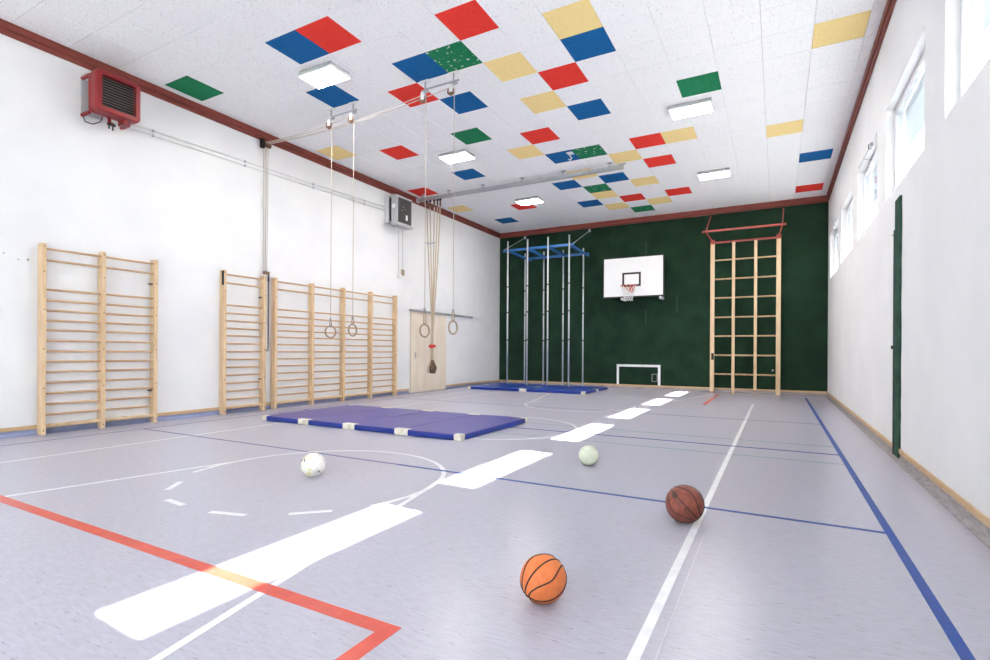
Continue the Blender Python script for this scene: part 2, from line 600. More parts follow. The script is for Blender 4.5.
line('white_sideline', 'w', [(1.93, -4), (1.93, 13.3)], .045)
line('white_sideline', 'w', [(8.655, -4), (8.652, 13.3)], .047)
line('worn_tape_edge', 't', [(8.735, 1.0), (8.725, 3.6)], .005)
line('white_baseline', 'w', [(1.93, 13.3), (8.66, 13.3)], .03)
line('key_line', 'w', [(2.96, -1.0), (4.0, 3.45)], .045)
line('key_line', 'w', [(7.50, -1.0), (6.39, 3.88)], .045)
line('key_line', 'w', [(2.96, 15.4), (4.0, 10.93)], .045)
line('key_line', 'w', [(7.50, 15.6), (6.39, 10.5)], .045)
CXC = 5.22
line('free_throw_arc', 'w', arc(CXC + .015, 3.47, 1.23, -22, 203), .045)
line('free_throw_arc', 'w', arc(CXC, 10.92, 1.215, 157, 382), .045)
line('centre_circle', 'w', arc(CXC, 7.19, 1.22, 0, 360, 64), .045)
for a, b in (((4.53, 2.51), (4.355, 2.72)), ((4.83, 2.345), (5.09, 2.32)), ((5.43, 2.32), (5.73, 2.40)), ((5.98, 2.57), (6.20, 2.78))):
    line('free_throw_dash', 'w', [a, b], .05)
line('blue_sideline', 'b', [(9.82, -4), (9.82, 15.8)], .052)
line('blue_sideline', 'd', [(0.70, -4), (0.70, 15.8)], .04)
line('blue_cross_line', 'b', [(5.6, 4.243), (9.80, 4.240)], .042)
line('blue_cross_line', 'd', [(0.72, 4.243), (5.6, 4.243)], .036)
line('blue_halfway_line', 'b', [(0.72, 7.19), (9.80, 7.19)], .055)
line('blue_cross_line', 'd', [(0.72, 10.12), (9.80, 10.12)], .042)
line('green_line', 'g', [(0.72, 6.61), (9.80, 6.61)], .036)
line('green_line', 'g', [(0.72, 7.77), (9.80, 7.77)], .036)
mb = MB()
mb.poly([(0.0 + .1, 1.675), (7.63, 1.675), (7.63, -4), (7.71, -4), (7.71, 1.755), (0.0 + .1, 1.755)], *LAYER['r'])
mb.build('red_court_line', M_TAPE_R, fl)
line('red_court_line', 'r', [(7.665, 12.5), (7.665, 15.8)], .08)

# ------------------------------------------------------------------ windows in the right wall
GLX = W + 0.13
for n, (y0, y1) in enumerate(WIN):
    k = n + 1
    e = empty('window_%d' % k, (GLX, (y0 + y1) / 2, ZS),
              'high white framed window %s' % ('next to the green end wall', 'second from the green end wall',
              'third from the green end wall', 'above the green padded strip', 'fifth from the green end wall',
              'sixth from the green end wall', 'seventh from the green end wall')[6 - n], 'window', None, 'structure')
    fw = .075
    mb = MB()
    mb.box(GLX - .03, GLX + .04, y0, y1, ZS, ZS + .055, .006).box(GLX - .03, GLX + .04, y0, y1, ZT - .055, ZT, .006)
    mb.box(GLX - .03, GLX + .04, y0, y0 + .055, ZS + .055, ZT - .055, .006).box(GLX - .03, GLX + .04, y1 - .055, y1, ZS + .055, ZT - .055, .006)
    mb.build('window_frame', M_FRAMEW, e)
    a0, a1, b0, b1 = y0 + .056, y1 - .056, ZS + .056, ZT - .056
    mb = MB()
    mb.box(GLX - .045, GLX + .02, a0, a1, b0, b0 + .045, .006).box(GLX - .045, GLX + .02, a0, a1, b1 - .045, b1, .006)
    mb.box(GLX - .045, GLX + .02, a0, a0 + .045, b0 + .045, b1 - .045, .006).box(GLX - .045, GLX + .02, a1 - .045, a1, b0 + .045, b1 - .045, .006)
    s = mb.build('sash', M_FRAMEW, e)
    MB().box(GLX - .012, GLX - .004, a0 + .04, a1 - .04, b0 + .04, b1 - .04).build('pane', M_GLASS, s)
    bz = SUN_TAN * (W + .20 - 6.375)
    MB().box(W + .195, W + .20, y0 + .01, y1 - .01, bz, ZT - .01).build('blind', M_BLIND, e)
    MB().box(W + .185, W + .21, y0 + .01, y1 - .01, bz - .02, bz + .005, .004).build('blind_rail', M_GREYPAINT, e)
    MB().box(W + .175, W + .42, y0 - .02, y1 + .02, ZS - .03, ZS + .006).build('outer_sill', M_GREYPAINT, e)
    if k in (5, 7):                               # vent linkage above two of the windows
        yy = y1 - .35
        mb = MB()
        mb.cyl((W - .02, yy - 1.2, ZT - .06), (W - .02, yy + .1, ZT + .02), .008, 6)
        mb.cyl((W - .02, yy - .5, ZT - .02), (W + .09, yy - .5, ZT - .05), .008, 6)
        mb.box(W - .04, W, yy - 1.28, yy - 1.18, ZT - .09, ZT - .03, .004)
        mb.build('vent_linkage', M_GREYPAINT, e)
        MB().box(W - .045, W - .001, yy - 1.2, yy - 1.13, ZT - .085, ZT - .02, .006).build('linkage_end', M_BLACK, e)

for n, (x0, x1) in enumerate(BO):  # unseen windows added to fill the room with daylight
    e = empty('window_%d' % (8 + n), ((x0 + x1) / 2, YB - .15, 1.0), 'added daylight window in the unseen back wall facing the green end wall', 'window', 'added tall back wall windows', 'structure')
    mb = MB()
    yy = YB - .15
    for (a, b, c, d) in ((x0, x1, 1.0, 1.07), (x0, x1, 4.83, 4.9), (x0, x0 + .07, 1.07, 4.83), (x1 - .07, x1, 1.07, 4.83),
                         ((x0 + x1) / 2 - .035, (x0 + x1) / 2 + .035, 1.07, 4.83)):
        mb.box(a, b, yy - .035, yy + .035, c, d, .006)
    mb.build('window_frame', M_FRAMEW, e)
    for a, b in ((x0 + .07, (x0 + x1) / 2 - .035), ((x0 + x1) / 2 + .035, x1 - .07)):
        MB().box(a, b, yy - .005, yy + .005, 1.07, 4.83).build('pane', M_GLASS, e)

struct(MB().box(-60, 70, -60, 70, -.6, -.3).build('ground', M_BOUNCE_GROUND), 'unseen concrete paving made pale to bounce daylight indoors', 'ground')

# ================================================================== CEILING LAMPS
def lamp(x, y, label):
    e = empty('ceiling_lamp', (x, y, H), label, 'lamp', 'flat white ceiling lamps')
    MB().box(x - .335, x + .335, y - .195, y + .195, H - .03, H - .001).build('mounting_plate', M_GREYPAINT, e)
    MB().box(x - .36, x + .36, y - .215, y - .20, H - .055, H - .012, .003).build('rear_bracket', M_STEEL, e)
    mb = MB()
    mb.box(x - .345, x + .345, y - .205, y + .205, H - .085, H - .03, .006)
    mb.build('housing', M_WHITEP, e)
    MB().box(x - .335, x + .335, y - .195, y + .195, H - .0875, H - .085).build('diffuser', M_LAMP, e)


lamp(2.84, 5.74, 'flat white ceiling lamp beside the red and blue panel pair')
lamp(2.84, 9.50, 'flat white ceiling lamp between a green and a blue panel')
lamp(2.84, 13.27, 'flat white ceiling lamp over a red panel past the rope rail')
lamp(7.77, 9.55, 'flat white ceiling lamp right behind a single green panel')
lamp(7.77, 13.30, 'flat white ceiling lamp standing alone among white panels')


# ================================================================== WALL BARS
RZ = [2.60, 2.445, 2.035, 1.883, 1.74, 1.60, 1.465, 1.315, 1.165, 1.02, .875, .725, .575, .425, .275]
post_me = None


def wall_bars(posts, label, brackets=(), cap=None):
    global post_me
    e = empty('wall_bars', (0.07, sum(posts) / len(posts), 0), label, 'wall bars', 'wooden wall bars')
    if post_me is None:
        t = MB()
        t.box(.006 - .07, .14 - .07, -.026, .026, 0, 2.675, .004)
        post_me = t.mesh('post', M_WOOD)
        t = MB()
        t.cyl((-.001, 0, 0), (.0015, 0, 0), .009, 8)
        wall_bars.screw = t.mesh('screw', M_DARKHOLE)
    for p in posts:
        q = place('post', post_me, e, (.07, p, 0))
        for z in (2.63, 2.28, 1.75, 1.2, .65, .06):
            place('screw', wall_bars.screw, q, (.14, p, z))
    for a, b in zip(posts[:-1], posts[1:]):
        L = b - a - .052
        t = MB()
        t.tube([(0, -L / 2 - .006, 0), (0, -L / 2 + .03, 0), (0, L / 2 - .03, 0), (0, L / 2 + .006, 0)], .0165, 10, rs=[.013, .0165, .0165, .013])
        me = t.mesh('rung', M_WOOD_R)
        for n, z in enumerate(RZ):
            place('rung', me, e, (.118 if n == 0 else .095, (a + b) / 2, z))
        MB().box(.02, .105, a + .026, b - .026, .098, .135, .004).build('base_rail', M_WOOD, e)
    for p, z in brackets:
        MB().box(.06, .085, p - .09, p - .026, z - .012, z + .012, .003).build('clamp', M_BLACK, e)
    if cap:
        MB().box(.07, .1425, cap - .030, cap - .0262, 2.40, 2.66, .001).build('rubber_pad', M_BLACK, e)
    return e


wall_bars([3.252, 3.968, 4.706], 'two bay wooden wall bars below the red heater', [(4.706, 2.27), (4.706, .53)])
wall_bars([5.893, 6.720], 'narrow single bay wooden wall bars left of the hanging chain', [(6.720, 2.24), (6.720, .62)], cap=5.893)
wall_bars([6.985, 7.925, 8.845, 9.770, 10.710], 'wide four bay wooden wall bars between chain and sliding door')

# ================================================================== SLIDING DOOR
e = empty('door_1', (.03, 12.3, 0), 'pale plywood sliding door leaf on the white wall', 'door', None, 'structure')
MB().box(.012, .045, 11.43, 13.17, .015, 2.30, .003).build('door_leaf', M_PLY, e)
h = MB().box(.045, .05, 11.60, 11.66, .98, 1.16, .002).build('handle_plate', M_STEEL, e)
MB().tube([(.05, 11.63, 1.01), (.075, 11.63, 1.03), (.075, 11.63, 1.11), (.05, 11.63, 1.13)], .006, 6).build('handle', M_STEEL, h)
MB().box(.0, .012, 13.17, 13.20, .98, 1.16, .003).build('strike', M_STEEL, e)
MB().box(.012, .045, 13.12, 13.17, .015, .06).build('floor_guide', M_STEEL, e)
e = empty('door_rail', (.05, 13.0, 2.31), 'grey metal running rail above the plywood sliding door', 'rail')
MB().box(.055, .095, 11.32, 14.62, 2.305, 2.36, .004).build('track', M_STEEL, e)
for y in (11.5, 12.5, 13.5, 14.4):
    MB().box(0, .055, y - .02, y + .02, 2.32, 2.345).build('wall_bracket', M_STEEL, e)
MB().box(.05, .10, 14.60, 14.64, 2.295, 2.37, .004).build('end_stop', M_STEEL, e)

# ================================================================== RED UNIT HEATER
e = empty('unit_heater', (0, 3.99, 4.66), 'red boxy unit heater with dark slatted front high on the wall', 'heater', None)
Y0, Y1, Z0, Z1 = 3.69, 4.285, 4.66, 5.262
MB().box(.21, .33, Y0 + .012, Y1 - .012, Z0 + .012, Z1 - .012, .055, 4).build('rear_shell', M_REDHEAT, e)
MB().box(.325, .355, Y0 + .03, Y1 - .03, Z0 + .03, Z1 - .03, .02, 2).build('middle_joint', M_REDHEAT, e)
# front shell: a rounded tray with a rectangular opening
mb = MB()
g0, g1, q0, q1 = 3.77, 4.213, 4.735, 5.185
def rrect(y0, y1, z0, z1, rad, n=5):
    out = []
    for cy, cz, a0 in ((y1 - rad, z1 - rad, 0), (y0 + rad, z1 - rad, 90), (y0 + rad, z0 + rad, 180), (y1 - rad, z0 + rad, 270)):
        out += [(cy + rad * math.cos(math.radians(a0 + 90 * k / n)), cz + rad * math.sin(math.radians(a0 + 90 * k / n))) for k in range(n + 1)]
    return out


loops = []
for x, grow, hole in ((.35, 0, 0), (.47, 0, 0), (.492, -.008, 0), (.502, -.022, 0), (.505, 0, 1), (.43, 0, 1)):
    pts = rrect(g0, g1, q0, q1, .02) if hole else rrect(Y0 - grow, Y1 + grow, Z0 - grow, Z1 + grow, .07 + grow)
    loops.append([mb.bm.verts.new((x, p[0], p[1])) for p in pts])
loops.append([mb.bm.verts.new((.35, v.co.y, v.co.z)) for v in loops[-1]])
for A, B in zip(loops, loops[1:] + loops[:1]):
    for k in range(len(A)):
        mb.bm.faces.new((A[k], A[(k + 1) % len(A)], B[(k + 1) % len(A)], B[k]))
mb.build('front_shell', M_REDHEAT, e)
gr = MB().box(.40, .42, g0, g1, q0, q1).build('grille_back', M_BLACK, e)
sm = MB()
sm.quadbar((0, -(g1 - g0) / 2, 0), (0, (g1 - g0) / 2, 0), .035, .008)
bmesh.ops.rotate(sm.bm, verts=sm.bm.verts[:], cent=(0, 0, 0), matrix=Matrix.Rotation(math.radians(30), 3, 'Y'))
sm = sm.mesh('slat', M_SLAT)
for i in range(11):
    place('slat', sm, gr, (.455, (g0 + g1) / 2, q0 + .03 + i * (q1 - q0 - .05) / 10))
for z in (5.22, 4.677):
    for y in (Y0 + .04, Y1 - .04):
        MB().box(.002, .24, y - .02, y + .02, z - .018, z + .018, .003).build('wall_arm', M_REDHEAT, e)
MB().box(.002, .02, Y0 + .02, Y0 + .30, 4.70, 5.21, .003).build('wall_plate', M_GREYPAINT, e)
MB().tube([(.30, 3.95, 4.67), (.31, 3.95, 4.58), (.36, 3.97, 4.56)], .025, 8).build('pipe_elbow', M_REDHEAT, e)
mb = MB()
mb.cyl((.36, 3.90, 4.55), (.36, 4.0, 4.55), .022, 8).cyl((.36, 3.92, 4.55), (.36, 3.92, 4.48), .012, 6).cyl((.36, 3.97, 4.55), (.36, 3.97, 4.47), .012, 6)
mb.build('valve', M_BLACK, e)
MB().box(.28, .46, 4.07, 4.12, 4.59, 4.665, .006).build('support_foot', M_REDHEAT, e)
MB().tube([(.05, 3.72, 4.66), (.08, 3.74, 4.57), (.16, 3.80, 4.54), (.24, 3.86, 4.58), (.27, 3.88, 4.66)], .008, 6).build('cable', M_BLACK, e)
MB().sphere((.15, 4.02, 5.325), .03, 12, 8).build('globe', M_WHITEP, e)
MB().cyl((.055, 4.02, 5.40), (.15, 4.02, 5.335), .012, 6).build('globe_arm', M_STEEL, e)

# pipes on the wall
for z0, z1, nm in ((4.80, 4.965, 'upper'), (4.728, 4.875, 'lower')):
    e = empty('wall_pipe', (.03, 7.3, z0), '%s thin pale pipe running along wall between the heaters' % nm, 'pipe', 'thin pipes between the heaters')
    MB().cyl((.03, 4.32, z0), (.03, 10.32, z1), .013, 8).build('pipe', M_WHITEP, e)
    for y in (4.7, 6.35, 8.0, 9.6):
        z = z0 + (z1 - z0) * (y - 4.32) / 6.0
        MB().box(0, .045, y - .012, y + .012, z - .02, z + .02, .003).build('clip', M_STEEL, e)

# ================================================================== GREY UNIT HEATER
e = empty('unit_heater', (0, 10.7, 4.45), 'grey sheet metal unit heater with dark front beside hanging ropes', 'heater')
MB().box(.21, .40, 10.38, 11.0, 4.52, 5.27, .012, 2).build('body', M_GREYPAINT, e)
MB().box(.395, .415, 10.43, 10.95, 4.57, 5.21, .004).build('front_grille', M_GRILLE, e)
MB().box(.414, .418, 10.72, 10.80, 4.66, 4.80, .002).build('sticker', M_WHITEP, e)
for y, z in ((10.62, 4.98), (10.68, 4.93), (10.56, 4.88)):
    MB().box(.414, .418, y, y + .025, z, z + .02, .001).build('knob', M_STEEL, e)
MB().box(.13, .212, 10.40, 10.98, 4.62, 5.22, .004).build('fan_ring', M_BLACK, e)
MB().box(.002, .13, 10.36, 11.0, 4.55, 5.26, .004).build('rear_duct', M_GREYPAINT, e)
MB().cyl((.30, 10.365, 4.98), (.30, 10.382, 4.98), .06, 18).build('service_cap', M_WHITEP, e)
MB().box(.18, .43, 10.36, 11.02, 4.485, 4.512, .004).build('bottom_tray', M_STEEL, e)
MB().tube([(.10, 10.5, 5.27), (.12, 10.46, 5.33), (.2, 10.6, 5.34), (.26, 10.8, 5.32), (.28, 10.9, 5.27)], .012, 6).build('cable', M_STEEL, e)

e = empty('control_box', (.03, 10.98, 3.2), 'small pale control box hanging below the grey heater', 'control box')
MB().box(.0, .07, 10.86, 11.02, 3.18, 3.30, .008).build('body', M_WHITEP, e)
MB().box(.05, .10, 10.98, 11.08, 3.26, 3.42, .008).build('switch', M_RINGWOOD, e)
MB().cyl((.03, 10.90, 3.30), (.03, 10.90, 4.55), .006, 6).build('cable', M_GREYPAINT, e)
MB().cyl((.06, 11.03, 3.42), (.06, 11.03, 4.55), .006, 6).build('cable', M_GREYPAINT, e)

# ================================================================== RING GEAR
RY = 6.68
PZ = 5.29
PX = [1.98, 2.52, 4.09, 4.64]
blk = empty('pulley_block', (.08, 6.74, 5.27), 'dark rope pulley block on the wall trim above the chain', 'pulley')
MB().box(.056, .12, 6.64, 6.72, 5.22, 5.40, .006).build('housing', M_BLACK, blk)
for i in range(4):
    MB().cyl((.10 + .0 * i, 6.725 + .033 * i, 5.30), (.10, 6.75 + .033 * i, 5.30), .045, 14).build('wheel', M_WHEEL, blk)
MB().box(.056, .09, 6.70, 6.88, 5.33, 5.37, .004).build('side_plate', M_RINGWOOD, blk)
rl = ['gymnastic ring nearest the chain, in front of the wide wall bars', 'second gymnastic ring in front of the wide wall bars',
      'gymnastic ring hanging in front of the sliding door', 'gymnastic ring hanging past the knotted climbing ropes']
pl = ['ceiling pulley nearest the wall trim carrying one ring rope', 'ceiling pulley second from the wall trim carrying one ring rope',
      'ceiling pulley below the red and blue panels', 'last ceiling pulley beside the green flaked panel']
for i, x in enumerate(PX):
    e = empty('ceiling_pulley', (x, RY, H), pl[i], 'pulley', 'ring rope pulleys')
    p = Vector((x - .05, RY, PZ))
    MB().cyl(p + Vector((0, -.018, 0)), p + Vector((0, .018, 0)), .062, 18).build('wheel', M_WHEEL, e)
    mb = MB()
    for s in (-.026, .026):
        mb.box(p.x - .02, p.x + .05, RY + s - .004, RY + s + .004, PZ - .02, PZ + .10, .002)
    mb.cyl(p + Vector((0, -.032, 0)), p + Vector((0, .032, 0)), .012, 8)
    mb.build('side_plates', M_WHITEP, e)
    MB().box(x - .06, x + .06, RY - .032, RY + .032, PZ + .10, PZ + .13, .003).build('carrier', M_STEEL, e)
    if i in (1, 3):
        MB().box(PX[i - 1], x + .10, RY - .012, RY + .012, PZ + .135, PZ + .155, .002).build('spreader_bar', M_STEEL, e)
    MB().cyl((x, RY, PZ + .13), (x, RY, H - .012), .012, 8).build('hanger', M_STEEL, e)
    MB().box(x - .09, x + .09, RY - .04, RY + .04, H - .014, H - .0005, .003).build('ceiling_plate', M_WHITEP, e)
    # the ring itself with its whole rope: wall drop, run under the ceiling, drop to the ring
    g = empty('gymnastic_ring', (x, RY, 1.42), rl[i], 'gymnastic ring', 'gymnastic rings on ropes')
    yo = 6.7375 + .033 * i
    k = .012 * i
    # start below the wall block, go up, over the block wheel, out to the pulley with a little sag, over it and down
    pts = [(.055 + .012 * (i % 2), 6.745 + .022 * i, 2.72), (.056, yo, 5.28), (.062, yo, 5.33), (.10, yo, 5.348)]
    n = 10
    for s in range(1, n + 1):
        t = s / n
        xx = .10 + (x - .05 - .10) * t
        pts.append((xx, yo + (RY - yo) * t, 5.348 + (PZ + .064 - 5.348) * t - .10 * math.sin(PI * t) * (x / 4.6)))
    pts += [(x - .02, RY, PZ + .056), (x + .005, RY, PZ + .03), (x + .016, RY, PZ - .01), (x + .017, RY, (1.76, 1.79, 1.88, 1.84)[i])]
    MB().tube(pts, .0062, 6).build('rope', M_ROPEW, g)
    xr = x + .017
    up = (.035, .06, .03, .07)[i]
    zs = (1.74, 1.77, 1.86, 1.82)[i]              # swivel height: the straps differ in length
    MB().cyl((xr, RY, zs - .02), (xr, RY, zs + .04), .02, 8).build('swivel', M_STEEL, g)
    mb = MB()
    for q in (-1, 1):
        mb.tube([(xr + q * .016, RY, zs - .01), (xr + q * .02, RY, 1.64 + up), (xr + q * .016, RY, 1.615 + up)], .009, 6)
    mb.box(xr - .024, xr + .024, RY - .016, RY + .016, 1.585 + up, 1.625 + up, .004)
    mb.build('strap', M_RINGWOOD, g)
    ang = (0.81 + .55, 0.78 + .86, 0.647 + .79, 0.59 + .89)[i]
    MB().ring((xr, RY, 1.50 + up), (math.sin(ang) * -1, math.cos(ang), 0), .103, .0145, 32, 8).build('ring', M_RINGWOOD, g)

# rope clamp on the wall and the chain below it
e = empty('hoist_chain', (.065, 6.853, 1.17), 'thin dark chain hanging between the two wall bars frames', 'chain')
MB().box(.04, .085, 6.735, 6.87, 2.72, 2.78, .006).build('rope_clamp', M_LEATHER, e)
lk = MB()
lk.tube([(math.cos(a) * .011, 0, math.sin(a) * .02 + (.012 if math.sin(a) > 0 else -.012)) for a in [2 * PI * q / 10 for q in range(10)]], .0055, 5, closed=True)
lk = lk.mesh('link', M_DARKHOLE)
for i in range(31):
    o = place('link', lk, e, (.065, 6.853, 2.66 - i * .047))
    o.rotation_euler = (0, 0, PI / 2 * (i % 2) + .4)
MB().box(.05, .08, 6.838, 6.868, 2.58, 2.72, .006).build('hook', M_BLACK, e)
MB().box(0, .07, 6.83, 6.876, 1.17, 1.22, .004).build('wall_hook', M_STEEL, e)

# ================================================================== ROPE RAIL
RRY, RRZ = 11.56, H - .135
e = empty('ceiling_rail', (3.1, RRY, RRZ), 'long grey climbing rope rail fixed under the ceiling', 'rail')
mb = MB()
mb.box(.18, 6.02, RRY - .03, RRY + .03, RRZ + .04, RRZ + .048)
mb.box(.18, 6.02, RRY - .034, RRY - .026, RRZ - .04, RRZ + .048).box(.18, 6.02, RRY + .026, RRY + .034, RRZ - .04, RRZ + .048)
mb.box(.18, 6.02, RRY - .03, RRY - .012, RRZ - .046, RRZ - .04).box(.18, 6.02, RRY + .012, RRY + .03, RRZ - .046, RRZ - .04)
mb.build('track', M_STEEL, e)
for x in (.35, 1.22, 2.30, 3.44, 4.55, 5.70):
    mb = MB()
    mb.box(x - .03, x + .03, RRY - .045, RRY + .045, RRZ + .05, RRZ + .06).cyl((x, RRY, RRZ + .06), (x, RRY, H - .008), .012, 6)
    mb.box(x - .05, x + .05, RRY - .05, RRY + .05, H - .01, H - .0005)
    mb.build('hanger', M_STEEL, e)
MB().box(.15, .18, RRY - .05, RRY + .05, RRZ - .06, RRZ + .055, .004).build('end_stop', M_WHITEP, e)
MB().box(5.9, 6.08, RRY - .012, RRY + .012, RRZ + .05, RRZ + .075).build('end_stop', M_STEEL, e)
rx = [.48, .59, .73, .84, .93]
gx, gy = .69, RRY
lab = ['climbing rope closest to the white wall in the tied bundle', 'second climbing rope from the white wall in the bundle', 'middle climbing rope of the tied bundle',
       'fourth climbing rope from the white wall in the bundle', 'outermost climbing rope of the tied bundle']
for i, x in enumerate(rx):
    g = empty('climbing_rope', (x, RRY, .56), lab[i], 'climbing rope', 'climbing ropes tied in a bundle')
    t = MB()
    t.box(x - .035, x + .035, RRY - .014, RRY + .014, RRZ - .10, RRZ - .02, .004)
    t.cyl((x - .03, RRY - .02, RRZ - .015), (x - .03, RRY + .02, RRZ - .015), .02, 10).cyl((x + .03, RRY - .02, RRZ - .015), (x + .03, RRY + .02, RRZ - .015), .02, 10)
    t.build('trolley', M_BLACK, g)
    MB().tube([(x, RRY, RRZ - .09), (x, RRY, RRZ - .14), (x, RRY, RRZ - .26)], .024, 8, rs=[.015, .026, .02]).build('top_clamp', M_LEATHER, g)
    a = 2 * PI * i / 5
    ox, oy = math.cos(a) * .028, math.sin(a) * .028
    pts = [(x, RRY, RRZ - .24)]
    for s in range(1, 9):
        t_ = s / 8
        pts.append((x + (gx + ox - x) * t_ ** 1.25, RRY + oy * t_, RRZ - .24 + (1.36 - RRZ + .24) * t_))
    pts += [(gx + ox, gy + oy, 1.25), (gx + ox * 1.1, gy + oy * 1.1, .92)]
    MB().tube(pts, .017, 8).build('rope', M_ROPE, g)
    ex = gx + ox * 1.3 + (-.05 if i in (2, 3) else .02)
    MB().tube([(gx + ox * 1.1, gy + oy * 1.1, .94), (gx + ox * 1.8, gy + oy * 1.8, .86), (ex + (.06 if i in (0, 1, 4) else -.02), gy + oy * 2.4, .73),
               (ex, gy + oy * 2.4, .58)], .03, 8, rs=[.02, .03, .034, .034]).build('rope_end', M_LEATHER if i % 2 == 0 else M_ROPE, g)
tie = empty('rope_tie', (gx, gy, 1.30), 'red strap knotted around the climbing ropes', 'strap')
MB().ring((gx, gy, 1.33), (0, 0, 1), .062, .042, 18, 8).build('strap', M_REDSTRAP, tie)
MB().sphere((gx + .04, gy - .09, 1.32), .055, 12, 8).build('knot', M_REDSTRAP, tie)
tie = empty('rope_tie', (.69, RRY, 4.2), 'thin blue grey cord holding two climbing ropes together', 'cord')
MB().tube([(.44, RRY - .03, 4.22), (.60, RRY - .035, 4.18), (.76, RRY - .03, 4.2), (.76, RRY + .03, 4.2), (.60, RRY + .035, 4.18), (.44, RRY + .03, 4.22)], .008, 6, closed=True).build('cord', M_COVE_B, tie)

# small fittings on the ceiling
e = empty('ceiling_hook', (5.10, 10.58, H), 'small white hook plate on the blue and green panels', 'hook')
MB().box(5.03, 5.17, 10.50, 10.66, H - .012, H - .0005, .003).build('plate', M_WHITEP, e)
MB().tube([(5.10, 10.58, H - .01), (5.10, 10.58, H - .08), (5.14, 10.58, H - .12), (5.10, 10.58, H - .16), (5.06, 10.58, H - .13)], .012, 6).build('hook', M_WHITEP, e)

# ================================================================== CLIMBING POLES
px_ = [1.265, 1.985, 2.705, 3.42]
YA, YBk, ZA = 14.99, 16.30, 4.50
e = empty('climbing_pole_frame', (2.35, 15.9, 0), 'blue steel frame with eight climbing poles at the green wall', 'climbing poles')
MB().box(1.06, 3.56, YA - .03, YA + .03, ZA - .0, ZA + .07, .006).build('front_beam', M_BLUEFRAME, e)
MB().box(1.20, 3.58, YBk - .03, YBk + .03, ZA - .07, ZA, .006).build('rear_beam', M_BLUEFRAME, e)
for x in px_:
    MB().quadbar((x + .03, YA, ZA + .0), (x + .03, YBk, ZA - .03), .10, .06).build('cross_beam', M_BLUEFRAME, e)
for x in (1.08, 3.52):
    MB().cyl((x, YA, ZA + .06), (x - .04, D - .001, 5.32), .012, 8).build('tie_rod', M_STEEL, e)
    MB().box(x - .08, x + .0, D - .02, D, 5.27, 5.37, .003).build('wall_plate', M_STEEL, e)
for x in (1.3, 3.45):
    MB().box(x - .03, x + .03, YBk + .03, D, ZA - .06, ZA - .01, .003).build('wall_arm', M_BLUEFRAME, e)
for x in px_:
    for y, top in ((YA - .055, 4.82), (YBk - .055, 4.64)):
        p = MB().cyl((x, y, .10 if y < 15.5 else .02), (x, y, top), .024, 12).build('pole', M_POLE, e)
        MB().cyl((x, y, top), (x, y, top + .012), .027, 12).build('cap', M_STEEL, p)
        for z in (1.55, 2.45, 3.3):
            MB().cyl((x, y, z), (x, y, z + .05), .0255, 12).build('tape_band', M_LEATHER, p)

# ================================================================== BASKETBALL BACKBOARD
BY = 16.25
bx0, bx1, bz0, bz1 = 4.13, 6.01, 2.98, 4.21
e = empty('basketball_backboard', (5.07, D, 2.9), 'white basketball backboard with orange hoop on the green wall', 'basketball hoop')
MB().box(bx0, bx1, BY, BY + .03, bz0, bz1, .004).build('board', M_BOARD, e)
mb = MB()
for a, b, c, d in ((bx0 - .03, bx1 + .03, bz0 - .035, bz0), (bx0 - .03, bx1 + .03, bz1, bz1 + .03), (bx0 - .03, bx0, bz0, bz1), (bx1, bx1 + .03, bz0, bz1)):
    mb.box(a, b, BY - .004, BY + .05, c, d)
mb.build('dark_border', M_BLACK, e)  # black band around the board's edges
t0, t1, u0, u1 = 4.735, 5.325, 3.29, 3.735
mb = MB()
for a, b, c, d in ((t0, t1, u0, u0 + .06), (t0, t1, u1 - .06, u1), (t0, t0 + .06, u0 + .06, u1 - .06), (t1 - .06, t1, u0 + .06, u1 - .06)):
    mb.box(a, b, BY - .003, BY + .001, c, d)
mb.build('target_square', M_BLACK, e)
for x in (4.72, 5.93):
    MB().box(x - .03, x + .03, BY - .02, D, bz0 - .12, bz0 - .04, .004).build('wall_arm', M_WHITEP, e)
    MB().box(x - .025, x + .025, BY + .05, BY + .09, bz0 - .06, bz1, .003).build('upright', M_BLACK, e)
rcx, rcy, rz = 5.03, BY - .15 - .225, 3.265
r = MB().ring((rcx, rcy, rz), (0, 0, 1), .235, .013, 36, 8).build('rim', M_RIM, e)
mb = MB()
mb.box(rcx - .07, rcx + .07, BY - .018, BY - .003, rz - .17, rz + .03, .003)
mb.box(rcx - .05, rcx + .05, rcy + .21, BY - .01, rz - .015, rz + .012, .003)
mb.quadbar((rcx - .06, BY - .01, rz - .14), (rcx - .16, rcy + .17, rz), .012, .02).quadbar((rcx + .06, BY - .01, rz - .14), (rcx + .16, rcy + .17, rz), .012, .02)
mb.build('bracket', M_RIM, e)
mb = MB()
N = 12
lev = [(0, .228), (.10, .20), (.20, .17), (.30, .145), (.40, .13), (.46, .135)]
for i in range(N):
    for s in (1, -1):
        pts = [(rcx + R_ * math.cos(2 * PI * (i + s * .5 * k) / N), rcy + R_ * math.sin(2 * PI * (i + s * .5 * k) / N), rz - .01 - dz) for k, (dz, R_) in enumerate(lev)]
        mb.tube(pts, .0058, 4)
mb.build('net', M_NET, e)

